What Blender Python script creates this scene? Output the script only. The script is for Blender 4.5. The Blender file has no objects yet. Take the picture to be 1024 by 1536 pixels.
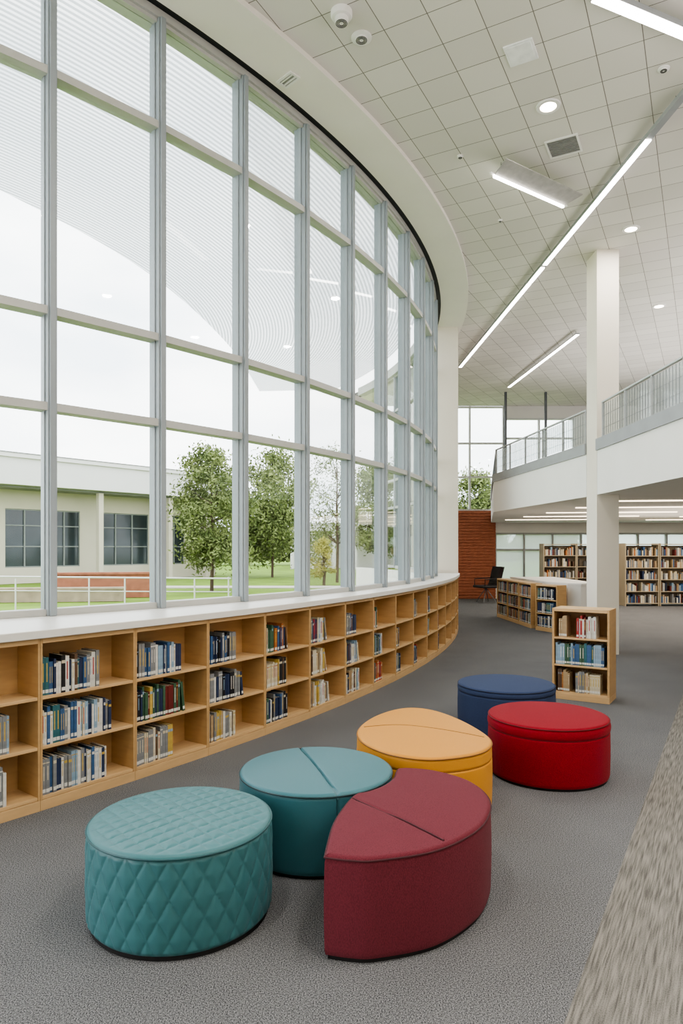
import bpy, bmesh, math, random
from math import sin, cos, pi, radians, atan2, sqrt, exp
from mathutils import Matrix, Vector
rng = random.Random(7)
scene = bpy.context.scene
COL = scene.collection

# ------------------------------------------------------------------ helpers
def lin(c):
    c = c/255.0
    return c/12.92 if c <= 0.04045 else ((c+0.055)/1.055)**2.4
def rgb(r, g, b):
    return (lin(r), lin(g), lin(b), 1.0)

def newmat(name):
    m = bpy.data.materials.new(name); m.use_nodes = True
    nt = m.node_tree
    return m, nt, nt.nodes, nt.links, nt.nodes["Principled BSDF"]

def pm(name, c, rough=0.6, var=0.12, scale=12.0, bump=0.0, bscale=200.0, metallic=0.0, stretch=(1, 1, 1), spec=0.5, sheen=0.0):
    m, nt, N, L, B = newmat(name)
    tc = N.new("ShaderNodeTexCoord"); mp = N.new("ShaderNodeMapping")
    mp.inputs["Scale"].default_value = stretch
    L.new(tc.outputs["Object"], mp.inputs["Vector"])
    nz = N.new("ShaderNodeTexNoise"); nz.inputs["Scale"].default_value = scale; nz.inputs["Detail"].default_value = 5
    L.new(mp.outputs[0], nz.inputs["Vector"])
    cr = N.new("ShaderNodeValToRGB")
    base = rgb(*c)
    cr.color_ramp.elements[0].position = 0.3; cr.color_ramp.elements[1].position = 0.7
    cr.color_ramp.elements[0].color = tuple(x*(1-var) for x in base[:3])+(1,)
    cr.color_ramp.elements[1].color = tuple(min(1, x*(1+var)) for x in base[:3])+(1,)
    L.new(nz.outputs[0], cr.inputs[0]); L.new(cr.outputs[0], B.inputs["Base Color"])
    B.inputs["Roughness"].default_value = rough
    B.inputs["Metallic"].default_value = metallic
    B.inputs["Specular IOR Level"].default_value = spec
    if sheen: B.inputs["Sheen Weight"].default_value = sheen
    if bump > 0:
        n2 = N.new("ShaderNodeTexNoise"); n2.inputs["Scale"].default_value = bscale; n2.inputs["Detail"].default_value = 3
        L.new(tc.outputs["Object"], n2.inputs["Vector"])
        bp = N.new("ShaderNodeBump"); bp.inputs["Strength"].default_value = bump; bp.inputs["Distance"].default_value = 0.003
        L.new(n2.outputs[0], bp.inputs["Height"]); L.new(bp.outputs[0], B.inputs["Normal"])
    return m

def emis(name, c, s):
    m, nt, N, L, B = newmat(name)
    B.inputs["Base Color"].default_value = c
    B.inputs["Emission Color"].default_value = c
    B.inputs["Emission Strength"].default_value = s
    return m

def mathn(N, L, op, a, b=None, c=None):
    n = N.new("ShaderNodeMath"); n.operation = op
    for i, v in enumerate((a, b, c)):
        if v is None: continue
        if isinstance(v, (int, float)): n.inputs[i].default_value = v
        else: L.new(v, n.inputs[i])
    return n.outputs[0]

class MB:
    def __init__(s): s.v = []; s.f = []; s.m = []
    def box(s, x0, x1, y0, y1, z0, z1, mi=0, M=None, taper=None):
        b = len(s.v)
        for x, y, z in [(x0, y0, z0), (x1, y0, z0), (x1, y1, z0), (x0, y1, z0), (x0, y0, z1), (x1, y0, z1), (x1, y1, z1), (x0, y1, z1)]:
            if taper: x = x*(1-y/taper)
            p = Vector((x, y, z))
            if M is not None: p = M @ p
            s.v.append(tuple(p))
        for f in [(0, 3, 2, 1), (4, 5, 6, 7), (0, 1, 5, 4), (1, 2, 6, 5), (2, 3, 7, 6), (3, 0, 4, 7)]:
            s.f.append(tuple(b+i for i in f)); s.m.append(mi)
        return s
    def prism(s, pts, z0, z1, mi=0, mtop=None, mbot=None):
        b = len(s.v); n = len(pts)
        a = sum(pts[i][0]*pts[(i+1) % n][1]-pts[(i+1) % n][0]*pts[i][1] for i in range(n))
        if a < 0: pts = pts[::-1]
        for x, y in pts: s.v.append((x, y, z0))
        for x, y in pts: s.v.append((x, y, z1))
        s.f.append(tuple(b+i for i in range(n))[::-1]); s.m.append(mi if mbot is None else mbot)
        s.f.append(tuple(b+n+i for i in range(n))); s.m.append(mi if mtop is None else mtop)
        for i in range(n):
            j = (i+1) % n
            s.f.append((b+i, b+j, b+n+j, b+n+i)); s.m.append(mi)
        return s
    def lathe(s, prof, n=32, mi=0, c=(0, 0), cap=True):
        b = len(s.v); k = len(prof)
        for r, z in prof:
            for i in range(n):
                a = 2*pi*i/n; s.v.append((c[0]+r*cos(a), c[1]+r*sin(a), z))
        for j in range(k-1):
            for i in range(n):
                i2 = (i+1) % n
                s.f.append((b+j*n+i, b+j*n+i2, b+(j+1)*n+i2, b+(j+1)*n+i)); s.m.append(mi)
        if cap:
            s.f.append(tuple(b+i for i in range(n))[::-1]); s.m.append(mi)
            s.f.append(tuple(b+(k-1)*n+i for i in range(n))); s.m.append(mi)
        return s
    def tube(s, pts, r, closed=False, n=8, mi=0, radii=None):
        b = len(s.v); K = len(pts); P = [Vector(p) for p in pts]
        for k in range(K):
            if closed: t = P[(k+1) % K]-P[k-1]
            else: t = P[min(k+1, K-1)]-P[max(k-1, 0)]
            t.normalize()
            up = Vector((0, 0, 1)) if abs(t.z) < 0.95 else Vector((1, 0, 0))
            a = t.cross(up).normalized(); c = a.cross(t)
            rr = radii[k] if radii else r
            for i in range(n):
                an = 2*pi*i/n
                s.v.append(tuple(P[k]+a*rr*cos(an)+c*rr*sin(an)))
        for k in range(K if closed else K-1):
            k2 = (k+1) % K
            for i in range(n):
                i2 = (i+1) % n
                s.f.append((b+k*n+i, b+k*n+i2, b+k2*n+i2, b+k2*n+i)); s.m.append(mi)
        if not closed:
            s.f.append(tuple(b+i for i in range(n))[::-1]); s.m.append(mi)
            s.f.append(tuple(b+(K-1)*n+i for i in range(n))); s.m.append(mi)
        return s
    def mesh(s, name, mats, smooth=False, fix=True):
        me = bpy.data.meshes.new(name)
        me.from_pydata(s.v, [], s.f)
        for m in mats: me.materials.append(m)
        for p, i in zip(me.polygons, s.m): p.material_index = i
        if fix:
            bm = bmesh.new(); bm.from_mesh(me)
            bmesh.ops.recalc_face_normals(bm, faces=bm.faces)
            bm.to_mesh(me); bm.free()
        if smooth:
            for p in me.polygons: p.use_smooth = True
            try: me.set_sharp_from_angle(angle=radians(40))
            except Exception: pass
        me.update()
        return me

def obj(name, me, parent=None, loc=None, rot=None, label=None, cat=None, group=None, kind=None, bevel=0):
    o = bpy.data.objects.new(name, me); COL.objects.link(o)
    if parent: o.parent = parent
    if loc is not None: o.location = loc
    if rot is not None: o.rotation_euler = rot if hasattr(rot, '__len__') else (0, 0, rot)
    if label: o["label"] = label
    if cat: o["category"] = cat
    if group: o["group"] = group
    if kind: o["kind"] = kind
    if bevel:
        b = o.modifiers.new("bevel", 'BEVEL'); b.width = bevel; b.segments = 2; b.limit_method = 'ANGLE'
    return o
def empty(name, loc, rot=0, label=None, cat=None, group=None):
    o = obj(name, None, None, loc, rot, label, cat, group); o.empty_display_size = 0.1
    return o

def ring(C, R0, R1, a0, a1, z0, z1, n=120):
    b = MB(); m = n+1
    V = []
    for i in range(m):
        a = radians(a0+(a1-a0)*i/n)
        for R in (R0, R1):
            for z in (z0, z1): V.append((C[0]+R*cos(a), C[1]+R*sin(a), z))
    b.v = V
    for i in range(n):
        p = 4*i; q = p+4
        for f in [(p, q, q+2, p+2), (p+1, p+3, q+3, q+1), (p, p+1, q+1, q), (p+2, q+2, q+3, p+3)]:
            b.f.append(f); b.m.append(0)
    b.f.append((0, 2, 3, 1)); b.m.append(0); e = 4*n; b.f.append((e, e+1, e+3, e+2)); b.m.append(0)
    return b

# ------------------------------------------------------------------ geometry constants
C1 = (-10.25, 13.38); RW = 12.0          # glazing arc
C2 = (-17.53, 16.13); RS = 20.0          # bookcase front arc
HC = 5.7
STEP = 4.05; PH0 = -42.4

# ------------------------------------------------------------------ materials
M_alu = pm("painted_aluminium", (148, 156, 162), 0.4, 0.04, 3)
M_alu2 = pm("pale_aluminium", (186, 186, 183), 0.45, 0.04, 3)
M_white = pm("white_paint", (236, 234, 231), 0.75, 0.02, 2, 0.05, 80)
M_cream = pm("cream_paint", (229, 222, 209), 0.75, 0.02, 2, 0.05, 80)
M_soffit = pm("soffit_plaster", (236, 231, 224), 0.8, 0.02, 2)
M_black = pm("black_gasket", (16, 22, 22), 0.6, 0.1, 10)
M_grey = pm("grey_band_metal", (150, 153, 156), 0.5, 0.05, 5)
M_wood = pm("maple_plywood", (190, 154, 108), 0.5, 0.07, 5, 0.05, 60, stretch=(1, 1, 7))
M_woodh = pm("maple_plywood_edge", (202, 168, 124), 0.5, 0.07, 5, 0.05, 60, stretch=(1.2, 7, 7))
M_lam = pm("white_laminate", (226, 224, 220), 0.35, 0.02, 4)
M_dark = pm("dark_plinth", (18, 16, 18), 0.8, 0.1, 20)
M_metal = pm("brushed_metal", (120, 123, 126), 0.35, 0.06, 20, metallic=0.8)
M_brown = pm("terracotta_slats", (176, 108, 80), 0.7, 0.12, 10)
M_strip = emis("lamp_diffuser", (1, 0.95, 0.88, 1), 16)
M_strip2 = emis("downlight_lens", (1, 0.86, 0.66, 1), 18)
M_soflight = emis("soffit_lamp_diffuser", (1, 0.84, 0.62, 1), 3.5)

def glassmat(name, refl=0.07, tint=(0.97, 0.985, 0.98, 1), rough=0.0, frost=0.0):
    m, nt, N, L, B = newmat(name)
    N.remove(B); out = N["Material Output"]
    t = N.new("ShaderNodeBsdfTransparent"); t.inputs[0].default_value = tint
    g = N.new("ShaderNodeBsdfGlossy"); g.inputs["Roughness"].default_value = 0.02+rough
    lw = N.new("ShaderNodeLayerWeight"); lw.inputs[0].default_value = 0.2
    f = mathn(N, L, 'MULTIPLY', lw.outputs["Fresnel"], 0.3)
    f = mathn(N, L, 'ADD', f, refl*0.2)
    f = mathn(N, L, 'MINIMUM', f, 0.3)
    mx = N.new("ShaderNodeMixShader"); L.new(f, mx.inputs[0]); L.new(t.outputs[0], mx.inputs[1]); L.new(g.outputs[0], mx.inputs[2])
    last = mx
    if frost:
        d = N.new("ShaderNodeBsdfTranslucent"); d.inputs[0].default_value = (.80, .84, .82, 1)
        d2 = N.new("ShaderNodeBsdfDiffuse"); d2.inputs[0].default_value = (.76, .8, .79, 1)
        ad = N.new("ShaderNodeMixShader"); L.new(d.outputs[0], ad.inputs[1]); L.new(d2.outputs[0], ad.inputs[2])
        m2 = N.new("ShaderNodeMixShader"); m2.inputs[0].default_value = frost
        L.new(mx.outputs[0], m2.inputs[1]); L.new(ad.outputs[0], m2.inputs[2]); last = m2
    L.new(last.outputs[0], out.inputs[0])
    return m
M_glass = glassmat("window_glass", 0.03)
M_rglass = glassmat("railing_glass", 0.04, (.95, .98, .98, 1), 0.05, 0.15)
M_fglass = glassmat("frosted_partition_glass", 0.04, (.85, .9, .88, 1), 0.05, 0.55)
M_dglass = pm("dark_tinted_glass", (40, 50, 54), 0.12, 0.3, 1.5)

def floor_mat():
    m, nt, N, L, B = newmat("carpet_dark_and_striped")
    tc = N.new("ShaderNodeTexCoord")
    mp = N.new("ShaderNodeMapping"); mp.inputs["Rotation"].default_value = (0, 0, radians(30))
    L.new(tc.outputs["Object"], mp.inputs["Vector"])
    sx = N.new("ShaderNodeSeparateXYZ"); L.new(mp.outputs[0], sx.inputs[0])
    a = radians(30)
    c0 = 0.70*cos(a)-2.15*sin(a)
    mask = mathn(N, L, 'GREATER_THAN', sx.outputs[0], c0)
    n1 = N.new("ShaderNodeTexNoise"); n1.inputs["Scale"].default_value = 210; n1.inputs["Detail"].default_value = 3
    L.new(tc.outputs["Object"], n1.inputs["Vector"])
    nb = N.new("ShaderNodeTexNoise"); nb.inputs["Scale"].default_value = 2.0; nb.inputs["Detail"].default_value = 3
    L.new(tc.outputs["Object"], nb.inputs["Vector"])
    f1 = mathn(N, L, 'MULTIPLY_ADD', nb.outputs[0], 0.06, mathn(N, L, 'SUBTRACT', n1.outputs[0], 0.03))
    r1 = N.new("ShaderNodeValToRGB"); e = r1.color_ramp.elements
    e[0].position = 0.36; e[0].color = rgb(52, 53, 56); e[1].position = 0.66; e[1].color = rgb(142, 142, 144)
    L.new(f1, r1.inputs[0])
    m2 = N.new("ShaderNodeMapping"); m2.inputs["Scale"].default_value = (130, 6, 1); L.new(mp.outputs[0], m2.inputs["Vector"])
    n2 = N.new("ShaderNodeTexNoise"); n2.inputs["Scale"].default_value = 1.0; n2.inputs["Detail"].default_value = 1; L.new(m2.outputs[0], n2.inputs["Vector"])
    m3 = N.new("ShaderNodeMapping"); m3.inputs["Scale"].default_value = (210, 210, 1); L.new(mp.outputs[0], m3.inputs["Vector"])
    n3 = N.new("ShaderNodeTexNoise"); n3.inputs["Scale"].default_value = 1.0; L.new(m3.outputs[0], n3.inputs["Vector"])
    s = mathn(N, L, 'MULTIPLY_ADD', n3.outputs[0], 0.6, n2.outputs[0])
    r2 = N.new("ShaderNodeValToRGB"); e = r2.color_ramp.elements
    e[0].position = 0.56; e[0].color = rgb(88, 86, 83); e[1].position = 1.1; e[1].color = rgb(140, 136, 130)
    L.new(s, r2.inputs[0])
    mx = N.new("ShaderNodeMixRGB"); L.new(mask, mx.inputs[0]); L.new(r1.outputs[0], mx.inputs[1]); L.new(r2.outputs[0], mx.inputs[2])
    L.new(mx.outputs[0], B.inputs["Base Color"]); B.inputs["Roughness"].default_value = 0.95
    B.inputs["Specular IOR Level"].default_value = 0.15
    bp = N.new("ShaderNodeBump"); bp.inputs["Strength"].default_value = 0.25; bp.inputs["Distance"].default_value = 0.0015
    L.new(n1.outputs[0], bp.inputs["Height"]); L.new(bp.outputs[0], B.inputs["Normal"])
    return m
M_floor = floor_mat()

def ceil_mat():
    m, nt, N, L, B = newmat("acoustic_ceiling_tiles")
    tc = N.new("ShaderNodeTexCoord"); mp = N.new("ShaderNodeMapping")
    mp.inputs["Rotation"].default_value = (0, 0, radians(28)); L.new(tc.outputs["Object"], mp.inputs["Vector"])
    sx = N.new("ShaderNodeSeparateXYZ"); L.new(mp.outputs[0], sx.inputs[0])
    T = 0.37
    def line(o, off):
        f = mathn(N, L, 'FRACT', mathn(N, L, 'MULTIPLY_ADD', o, 1/T, off))
        d = mathn(N, L, 'ABSOLUTE', mathn(N, L, 'SUBTRACT', f, 0.5))
        return mathn(N, L, 'GREATER_THAN', d, 0.5-0.010)
    k = mathn(N, L, 'MAXIMUM', line(sx.outputs[0], 0.2), line(sx.outputs[1], 0.35))
    fx = mathn(N, L, 'FLOOR', mathn(N, L, 'MULTIPLY_ADD', sx.outputs[0], 1/T, .2))
    fy = mathn(N, L, 'FLOOR', mathn(N, L, 'MULTIPLY_ADD', sx.outputs[1], 1/T, .35))
    cb = N.new("ShaderNodeCombineXYZ"); L.new(fx, cb.inputs[0]); L.new(fy, cb.inputs[1])
    wn = N.new("ShaderNodeTexWhiteNoise"); L.new(cb.outputs[0], wn.inputs["Vector"])
    cr = N.new("ShaderNodeValToRGB"); cr.color_ramp.elements[0].color = rgb(214, 210, 203); cr.color_ramp.elements[1].color = rgb(225, 221, 214)
    L.new(wn.outputs[0], cr.inputs[0])
    mx = N.new("ShaderNodeMixRGB"); L.new(k, mx.inputs[0]); L.new(cr.outputs[0], mx.inputs[1]); mx.inputs[2].default_value = rgb(126, 121, 114)
    L.new(mx.outputs[0], B.inputs["Base Color"]); B.inputs["Roughness"].default_value = 0.9
    return m
M_ceil = ceil_mat()

# ------------------------------------------------------------------ room shell
def arcpts(C, R, a0, a1, n):
    return [(C[0]+R*cos(radians(a0+(a1-a0)*i/n)), C[1]+R*sin(radians(a0+(a1-a0)*i/n))) for i in range(n+1)]
YB = 20.2
XR = 13.0
shell = arcpts(C1, 11.72, -72, 31, 100)+[(0, YB), (XR, YB), (XR, -2.5), (-6.5, -2.5)]
obj("floor", MB().prism(shell, -0.06, 0.0).mesh("floor", [M_floor]), kind="structure", label="dark grey loop carpet with a pale striped carpet band")
shell2 = arcpts(C1, 12.5, -72, 31, 100)+[(1.0, YB), (XR, YB), (XR, -2.5), (-6.5, -2.5)]
obj("ceiling", MB().prism(shell2, HC, HC+0.1).mesh("ceiling", [M_ceil]), kind="structure", label="suspended ceiling of pale square acoustic tiles")
obj("trim_1", ring(C1, 12.07, 12.52, -72, 31, HC-0.05, HC+0.1).mesh("soffit", [M_soffit], True), kind="structure", label="curved plain white plaster bulkhead above the windows")
obj("trim_2", ring(C1, 12.0, 12.07, -72, 31, HC-0.035, HC+0.1).mesh("gap", [M_black], True), kind="structure", label="thin black curved shadow gap")
obj("wall_window_side", ring(C1, 11.74, 11.84, -72, 25, 0.0, 0.98).mesh("knee", [M_white], True), kind="structure", label="low curved wall under the windows")
obj("trim_3", ring(C1, 11.80, 12.0, -72, 25, 5.60, HC+0.1).mesh("head", [M_alu2], True), kind="structure", label="curved pale window head")

# window bays
wb = 2*RW*sin(radians(STEP/2))
def window_mesh():
    b = MB(); w = wb/2-0.03
    rows = [1.035, 2.47, 3.13, 4.77, 5.60]
    for k, z in enumerate(rows):
        if k == 0: b.box(-w, w, 0.02, 0.12, z, z+0.045, 0)
        elif k == len(rows)-1: b.box(-w, w, 0.02, 0.12, z-0.03, z, 0)
        else:
            b.box(-w, w, 0.0, 0.11, z-0.028, z+0.028, 0)
    for sx in (-1, 1):
        b.box(min(sx*w, sx*(w-0.012)), max(sx*w, sx*(w-0.012)), 0.04, 0.09, 1.08, 5.57, 2)
    b.box(-w+0.011, w-0.011, 0.062, 0.070, 1.08, 5.57, 1)
    return b.mesh("window_bay", [M_alu2, M_glass, M_alu])
WM = window_mesh()
MM = MB().box(-0.032, 0.032, -0.005, 0.13, 1.035, 5.60, 0).box(-0.022, 0.022, -0.025, -0.005, 1.035, 5.60, 0).mesh("mullion", [M_alu])
nwin = 0
for k in range(-5, 15):
    a0 = PH0+STEP*k
    am = radians(a0+STEP/2); Rm = RW*cos(radians(STEP/2))
    nwin += 1
    obj("window_%d" % nwin, WM, loc=(C1[0]+Rm*cos(am), C1[1]+Rm*sin(am), 0), rot=am+pi/2, kind="structure", label="tall curtain wall window bay with pale aluminium frame")
    a = radians(a0)
    obj("trim_%d" % (nwin+10), MM, loc=(C1[0]+(RW+.0)*cos(a), C1[1]+RW*sin(a), 0), rot=a+pi/2, kind="structure", label="vertical grey aluminium mullion", bevel=0.004)

obj("wall_pillar", MB().box(1.70, 2.19, 12.82, 13.35, 0, HC-0.0).mesh("pillar", [M_cream]), kind="structure", label="cream square pillar ending the window wall")
obj("wall_left", MB().box(1.70, 1.80, 13.36, YB, 0, HC).mesh("wl", [M_cream]), kind="structure")
obj("wall_rear", MB().box(-7.5, XR, -2.65, -2.5, 0, HC).mesh("wr", [M_cream]), kind="structure")  # unseen wall added behind the camera to cut frontal fill light
obj("wall_right", MB().box(XR, XR+.15, -2.5, YB, 0, HC).mesh("wr2", [M_cream]), kind="structure")  # unseen wall added to cut flat light from the open right side
b = MB()
b.box(6.9, XR, YB, YB+0.15, 3.03, HC)
b.box(4.8, 6.9, YB, YB+0.15, 5.35, HC)
b.box(4.56, XR, YB, YB+0.15, 1.95, 3.03)
b.box(4.56, XR, YB, YB+0.15, 0, 0.5)
b.box(1.7, 3.3, YB, YB+0.15, 0, 2.6)
obj("wall_back", b.mesh("wall_back", [M_white]), kind="structure")

def flat_window(x0, x1, z0, z1, nx, zs, matf, t=0.05, g=None):
    b = MB()
    for i in range(nx+1):
        x = x0+(x1-x0)*i/nx; b.box(x-t/2, x+t/2, YB, YB+0.12, z0, z1, 0)
    for z in [z0+t/2]+zs+[z1-t/2]: b.box(x0, x1, YB+.01, YB+0.11, z-t/2, z+t/2, 0)
    b.box(x0, x1, YB+0.05, YB+0.06, z0, z1, 1)
    return b.mesh("flatwin", [matf, g or M_glass])
M_frame2 = pm("grey_frame", (168, 170, 172), 0.5, 0.05, 5)
M_frame3 = pm("light_frame", (214, 216, 216), 0.5, 0.04, 5)
obj("window_40", flat_window(1.8, 4.8, 2.6, HC, 3, [3.6, 4.6], M_frame3), kind="structure", label="tall end window with pale frames")
obj("window_42", flat_window(4.82, 6.88, 3.03, 5.35, 2, [4.75], M_frame3), kind="structure", label="end window above the balcony with pale frames")
obj("window_41", flat_window(4.56, XR, 0.5, 1.95, 10, [1.45], M_frame2, g=M_fglass), kind="structure", label="long low glazed screen under the balcony")
b = MB()
b.box(3.3, 4.55, YB-0.02, YB+0.1, 0, 2.6, 0)
for i in range(30): b.box(3.3, 4.55, YB-0.05, YB-0.02, 0.03+i*0.086, 0.03+i*0.086+0.06, 0)
obj("wall_slatted", b.mesh("slats", [M_brown]), kind="structure", label="terracotta brown slatted timber wall panel")

# ------------------------------------------------------------------ balcony
slab = [(3.8, 3.6), (3.6, 7.2), (3.59, 9.59), (3.91, 9.59), (3.91, 10.01), (3.59, 10.01), (3.16, 14.2), (4.4, 20.1), (XR-.02, 20.1), (XR-.02, 3.6)]
M_slabtop = pm("balcony_carpet", (110, 108, 106), .9, .1, 30)
obj("floor_balcony", MB().prism(slab, 2.25, 2.87, 0).mesh("balc", [M_white]), kind="structure", label="white balcony slab fascia")
slab2 = [(3.775, 3.6), (3.575, 7.2), (3.565, 9.59), (3.91, 9.59), (3.91, 10.01), (3.565, 10.01), (3.135, 14.22), (4.38, 20.1), (XR-.02, 20.1), (XR-.02, 3.6)]
obj("trim_5", MB().prism(slab2, 2.87, 3.03, 0, mtop=1).mesh("balcband", [M_grey, M_slabtop]), kind="structure", label="grey metal edge band of the balcony")
obj("wall_column", MB().box(3.59, 3.90, 9.6, 10.0, 0, HC).mesh("col", [M_cream]), kind="structure", label="square cream column rising through the balcony")
M_postd = pm("dark_slim_post", (84, 88, 92), .5)
for i, (x, y) in enumerate(((4.42, 18.4), (5.5, 18.4))):
    obj("trim_%d" % (6+i), MB().box(x-.03, x+.03, y-.03, y+.03, 3.03, HC).mesh("slim_post", [M_postd]), kind="structure", label="slim dark steel post between balcony and ceiling")

M_rail = pm("light_grey_rail", (186, 190, 192), 0.4, 0.05, 5)
def railing(p0, p1, npost, label):
    L0 = sqrt((p1[0]-p0[0])**2+(p1[1]-p0[1])**2); rot = atan2(p1[1]-p0[1], p1[0]-p0[0])
    e = empty("balcony_railing", (p0[0], p0[1], 3.03), rot, label, "railing", "balcony railings")
    pmsh = MB().box(-0.012, 0.012, -0.015, 0.015, 0, 0.50).mesh("post", [M_frame2])
    step = L0/npost
    gmesh = MB().box(0.02, step-0.02, -0.004, 0.004, 0.03, 0.47).mesh("glass_panel", [M_rglass])
    wm = MB()
    n = int(step/0.075)
    for i in range(1, n): wm.box(i*step/n-0.0022, i*step/n+0.0022, 0.012, 0.017, 0.03, 0.47)
    for z in (.13, .3): wm.box(0.01, step-.01, .013, .016, z, z+.004)
    wmesh = wm.mesh("vertical_bars", [M_metal])
    for i in range(npost+1): obj("post", pmsh, e, (i*step, 0, 0))
    for i in range(npost):
        obj("glass_panel", gmesh, e, (i*step, 0, 0))
        obj("vertical_bars", wmesh, e, (i*step, 0, 0))
    obj("handrail", MB().box(-0.02, L0+0.02, -0.02, 0.02, 0.49, 0.515).mesh("handrail", [M_rail]), e, (0, 0, 0), bevel=0.006)
railing((3.64, 7.25), (3.64, 9.5), 3, "glass and wire balcony railing with grey handrail")
railing((3.82, 3.9), (3.64, 7.2), 4, "glass and wire balcony railing with grey handrail")
railing((3.62, 10.1), (3.21, 14.15), 5, "glass and wire balcony railing with grey handrail")
railing((3.23, 14.25), (4.40, 19.9), 6, "glass and wire balcony railing with grey handrail")

sl = MB().box(-1.3, 1.3, -0.02, 0.02, -0.02, 0, 0).mesh("soffit_strip", [M_soflight])
for i in range(5):
    y = 10.6+i*1.8
    for x in (5.6, 9.3):
        obj("ceiling_strip_light", sl, loc=(x, y, 2.25), rot=radians(-8), label="slim warm strip light under the balcony", cat="light", group="strip lights under the balcony")
def area(name, loc, rot, sx_, sy_, en, col=(1, 1, 1)):
    l = bpy.data.lights.new(name, 'AREA'); l.shape = 'RECTANGLE'; l.size = sx_; l.size_y = sy_; l.energy = en; l.color = col
    o = bpy.data.objects.new(name, l); COL.objects.link(o); o.location = loc; o.rotation_euler = rot; return o
area("under_balcony_fill", (7.5, 14.5, 2.2), (0, 0, 0), 6, 8, 260, (1, .9, .76))  # broad fill added to brighten the space under the balcony
area("soffit_fill", (8.2, 14.5, 1.75), (pi, 0, 0), 5, 4, 60, (1, .88, .72))  # fill added facing up to brighten the soffit; no fixture there

# ------------------------------------------------------------------ bookcases
def bookcase_meshes(w, d, h, zs, tag, taper=None, topmat=None, th=0.013, pl=0.06):
    D = {}
    hw = w/2-0.0008
    D["side_panel_a"] = MB().box(-hw, -hw+th, 0, d, pl, h, taper=taper).mesh("side_panel", [M_wood])
    D["side_panel_b"] = MB().box(hw-th, hw, 0, d, pl, h, taper=taper).mesh("side_panel", [M_wood])
    D["back_panel"] = MB().box(-hw+th, hw-th, d-0.01, d, pl, h, taper=taper).mesh("back_panel", [M_wood])
    D["plinth"] = MB().box(-hw, hw, 0.0, d, 0.0, pl-0.0005, taper=taper).mesh("plinth", [M_woodh])
    D["top_panel"] = MB().box(-hw+th, hw-th, 0.0, d-0.01, h-0.03, h, taper=taper).mesh("top_panel", [topmat or M_woodh])
    for i, z in enumerate(zs):
        D["shelf_%d" % i] = MB().box(-hw+th, hw-th, 0.004, d-0.01, z-0.018, z, taper=taper).mesh("shelf", [M_woodh])
    return D
def place_bookcase(D, x, y, rot, label, group, name="bookcase"):
    e = empty(name, (x, y, 0), rot, label, "bookcase", group)
    for k, me in D.items():
        nm = k.rsplit("_", 1)[0] if (k.startswith("shelf") or k.startswith("side_panel")) else k
        obj(nm, me, e, (0, 0, 0), bevel=0.0015)
    return e

SD = 0.24; DS = 1.84
bw = 2*RS*sin(radians(DS/2))
ZS = [0.08, 0.365, 0.65]
BC = bookcase_meshes(bw, SD, 0.985, ZS, "curve", taper=RS)
NB = 16; PS0 = -37.74-DS
bays = []
for i in range(NB):
    pm_ = radians(PS0+DS*(i+0.5)); R = RS*cos(radians(DS/2))
    x = C2[0]+R*cos(pm_); y = C2[1]+R*sin(pm_); rot = pm_+pi/2
    place_bookcase(BC, x, y, rot, "low maple bookcase bay in the curved run below the windows", "curved run of low bookcases")
    bays.append((x, y, rot))
b = MB(); n = 160; z0, z1 = 0.986, 1.034
a0, a1 = PS0-1.0, PS0+DS*NB+0.15
for i in range(n+1):
    a = radians(a0+(a1-a0)*i/n)
    F = (C2[0]+(RS+0.025)*cos(a), C2[1]+(RS+0.025)*sin(a))
    f = atan2(F[1]-C1[1], F[0]-C1[0])
    G = (C1[0]+11.8*cos(f), C1[1]+11.8*sin(f))
    b.v += [(F[0], F[1], z0), (F[0], F[1], z1), (G[0], G[1], z0), (G[0], G[1], z1)]
for i in range(n):
    p = 4*i; q = p+4
    for f in [(p, q, q+1, p+1), (p+1, q+1, q+3, p+3), (p+3, q+3, q+2, p+2), (p+2, q+2, q, p)]:
        b.f.append(f); b.m.append(0)
b.f += [(0, 1, 3, 2), (4*n, 4*n+2, 4*n+3, 4*n+1)]; b.m += [0, 0]
obj("countertop", b.mesh("countertop", [M_lam], True), label="long curved white laminate countertop over the bookcases", cat="countertop", bevel=0.004)

# ------------------------------------------------------------------ books
PAL = {
 "navy blue": (42, 54, 84), "blue": (60, 92, 132), "pale blue": (136, 162, 184), "teal": (56, 102, 110),
 "black": (36, 36, 40), "white": (208, 206, 200), "cream": (200, 190, 166), "grey": (128, 130, 133),
 "dark red": (104, 42, 40), "red": (160, 44, 42), "orange": (174, 108, 60), "yellow": (188, 160, 84),
 "green": (64, 94, 74), "brown": (98, 76, 60), "purple": (78, 66, 92), "tan": (168, 144, 112)}
KEYS = list(PAL)
PM = {k: pm("book_cover_"+k.replace(" ", "_"), v, 0.4, 0.15, 30) for k, v in PAL.items()}
M_page = pm("book_pages", (222, 212, 192), 0.8, 0.08, 60, stretch=(30, 1, 1))
M_stick = pm("spine_sticker", (208, 208, 204), 0.6, 0.03, 30)
MATS_ALL = [PM[k] for k in KEYS]+[M_page, M_stick]
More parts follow.
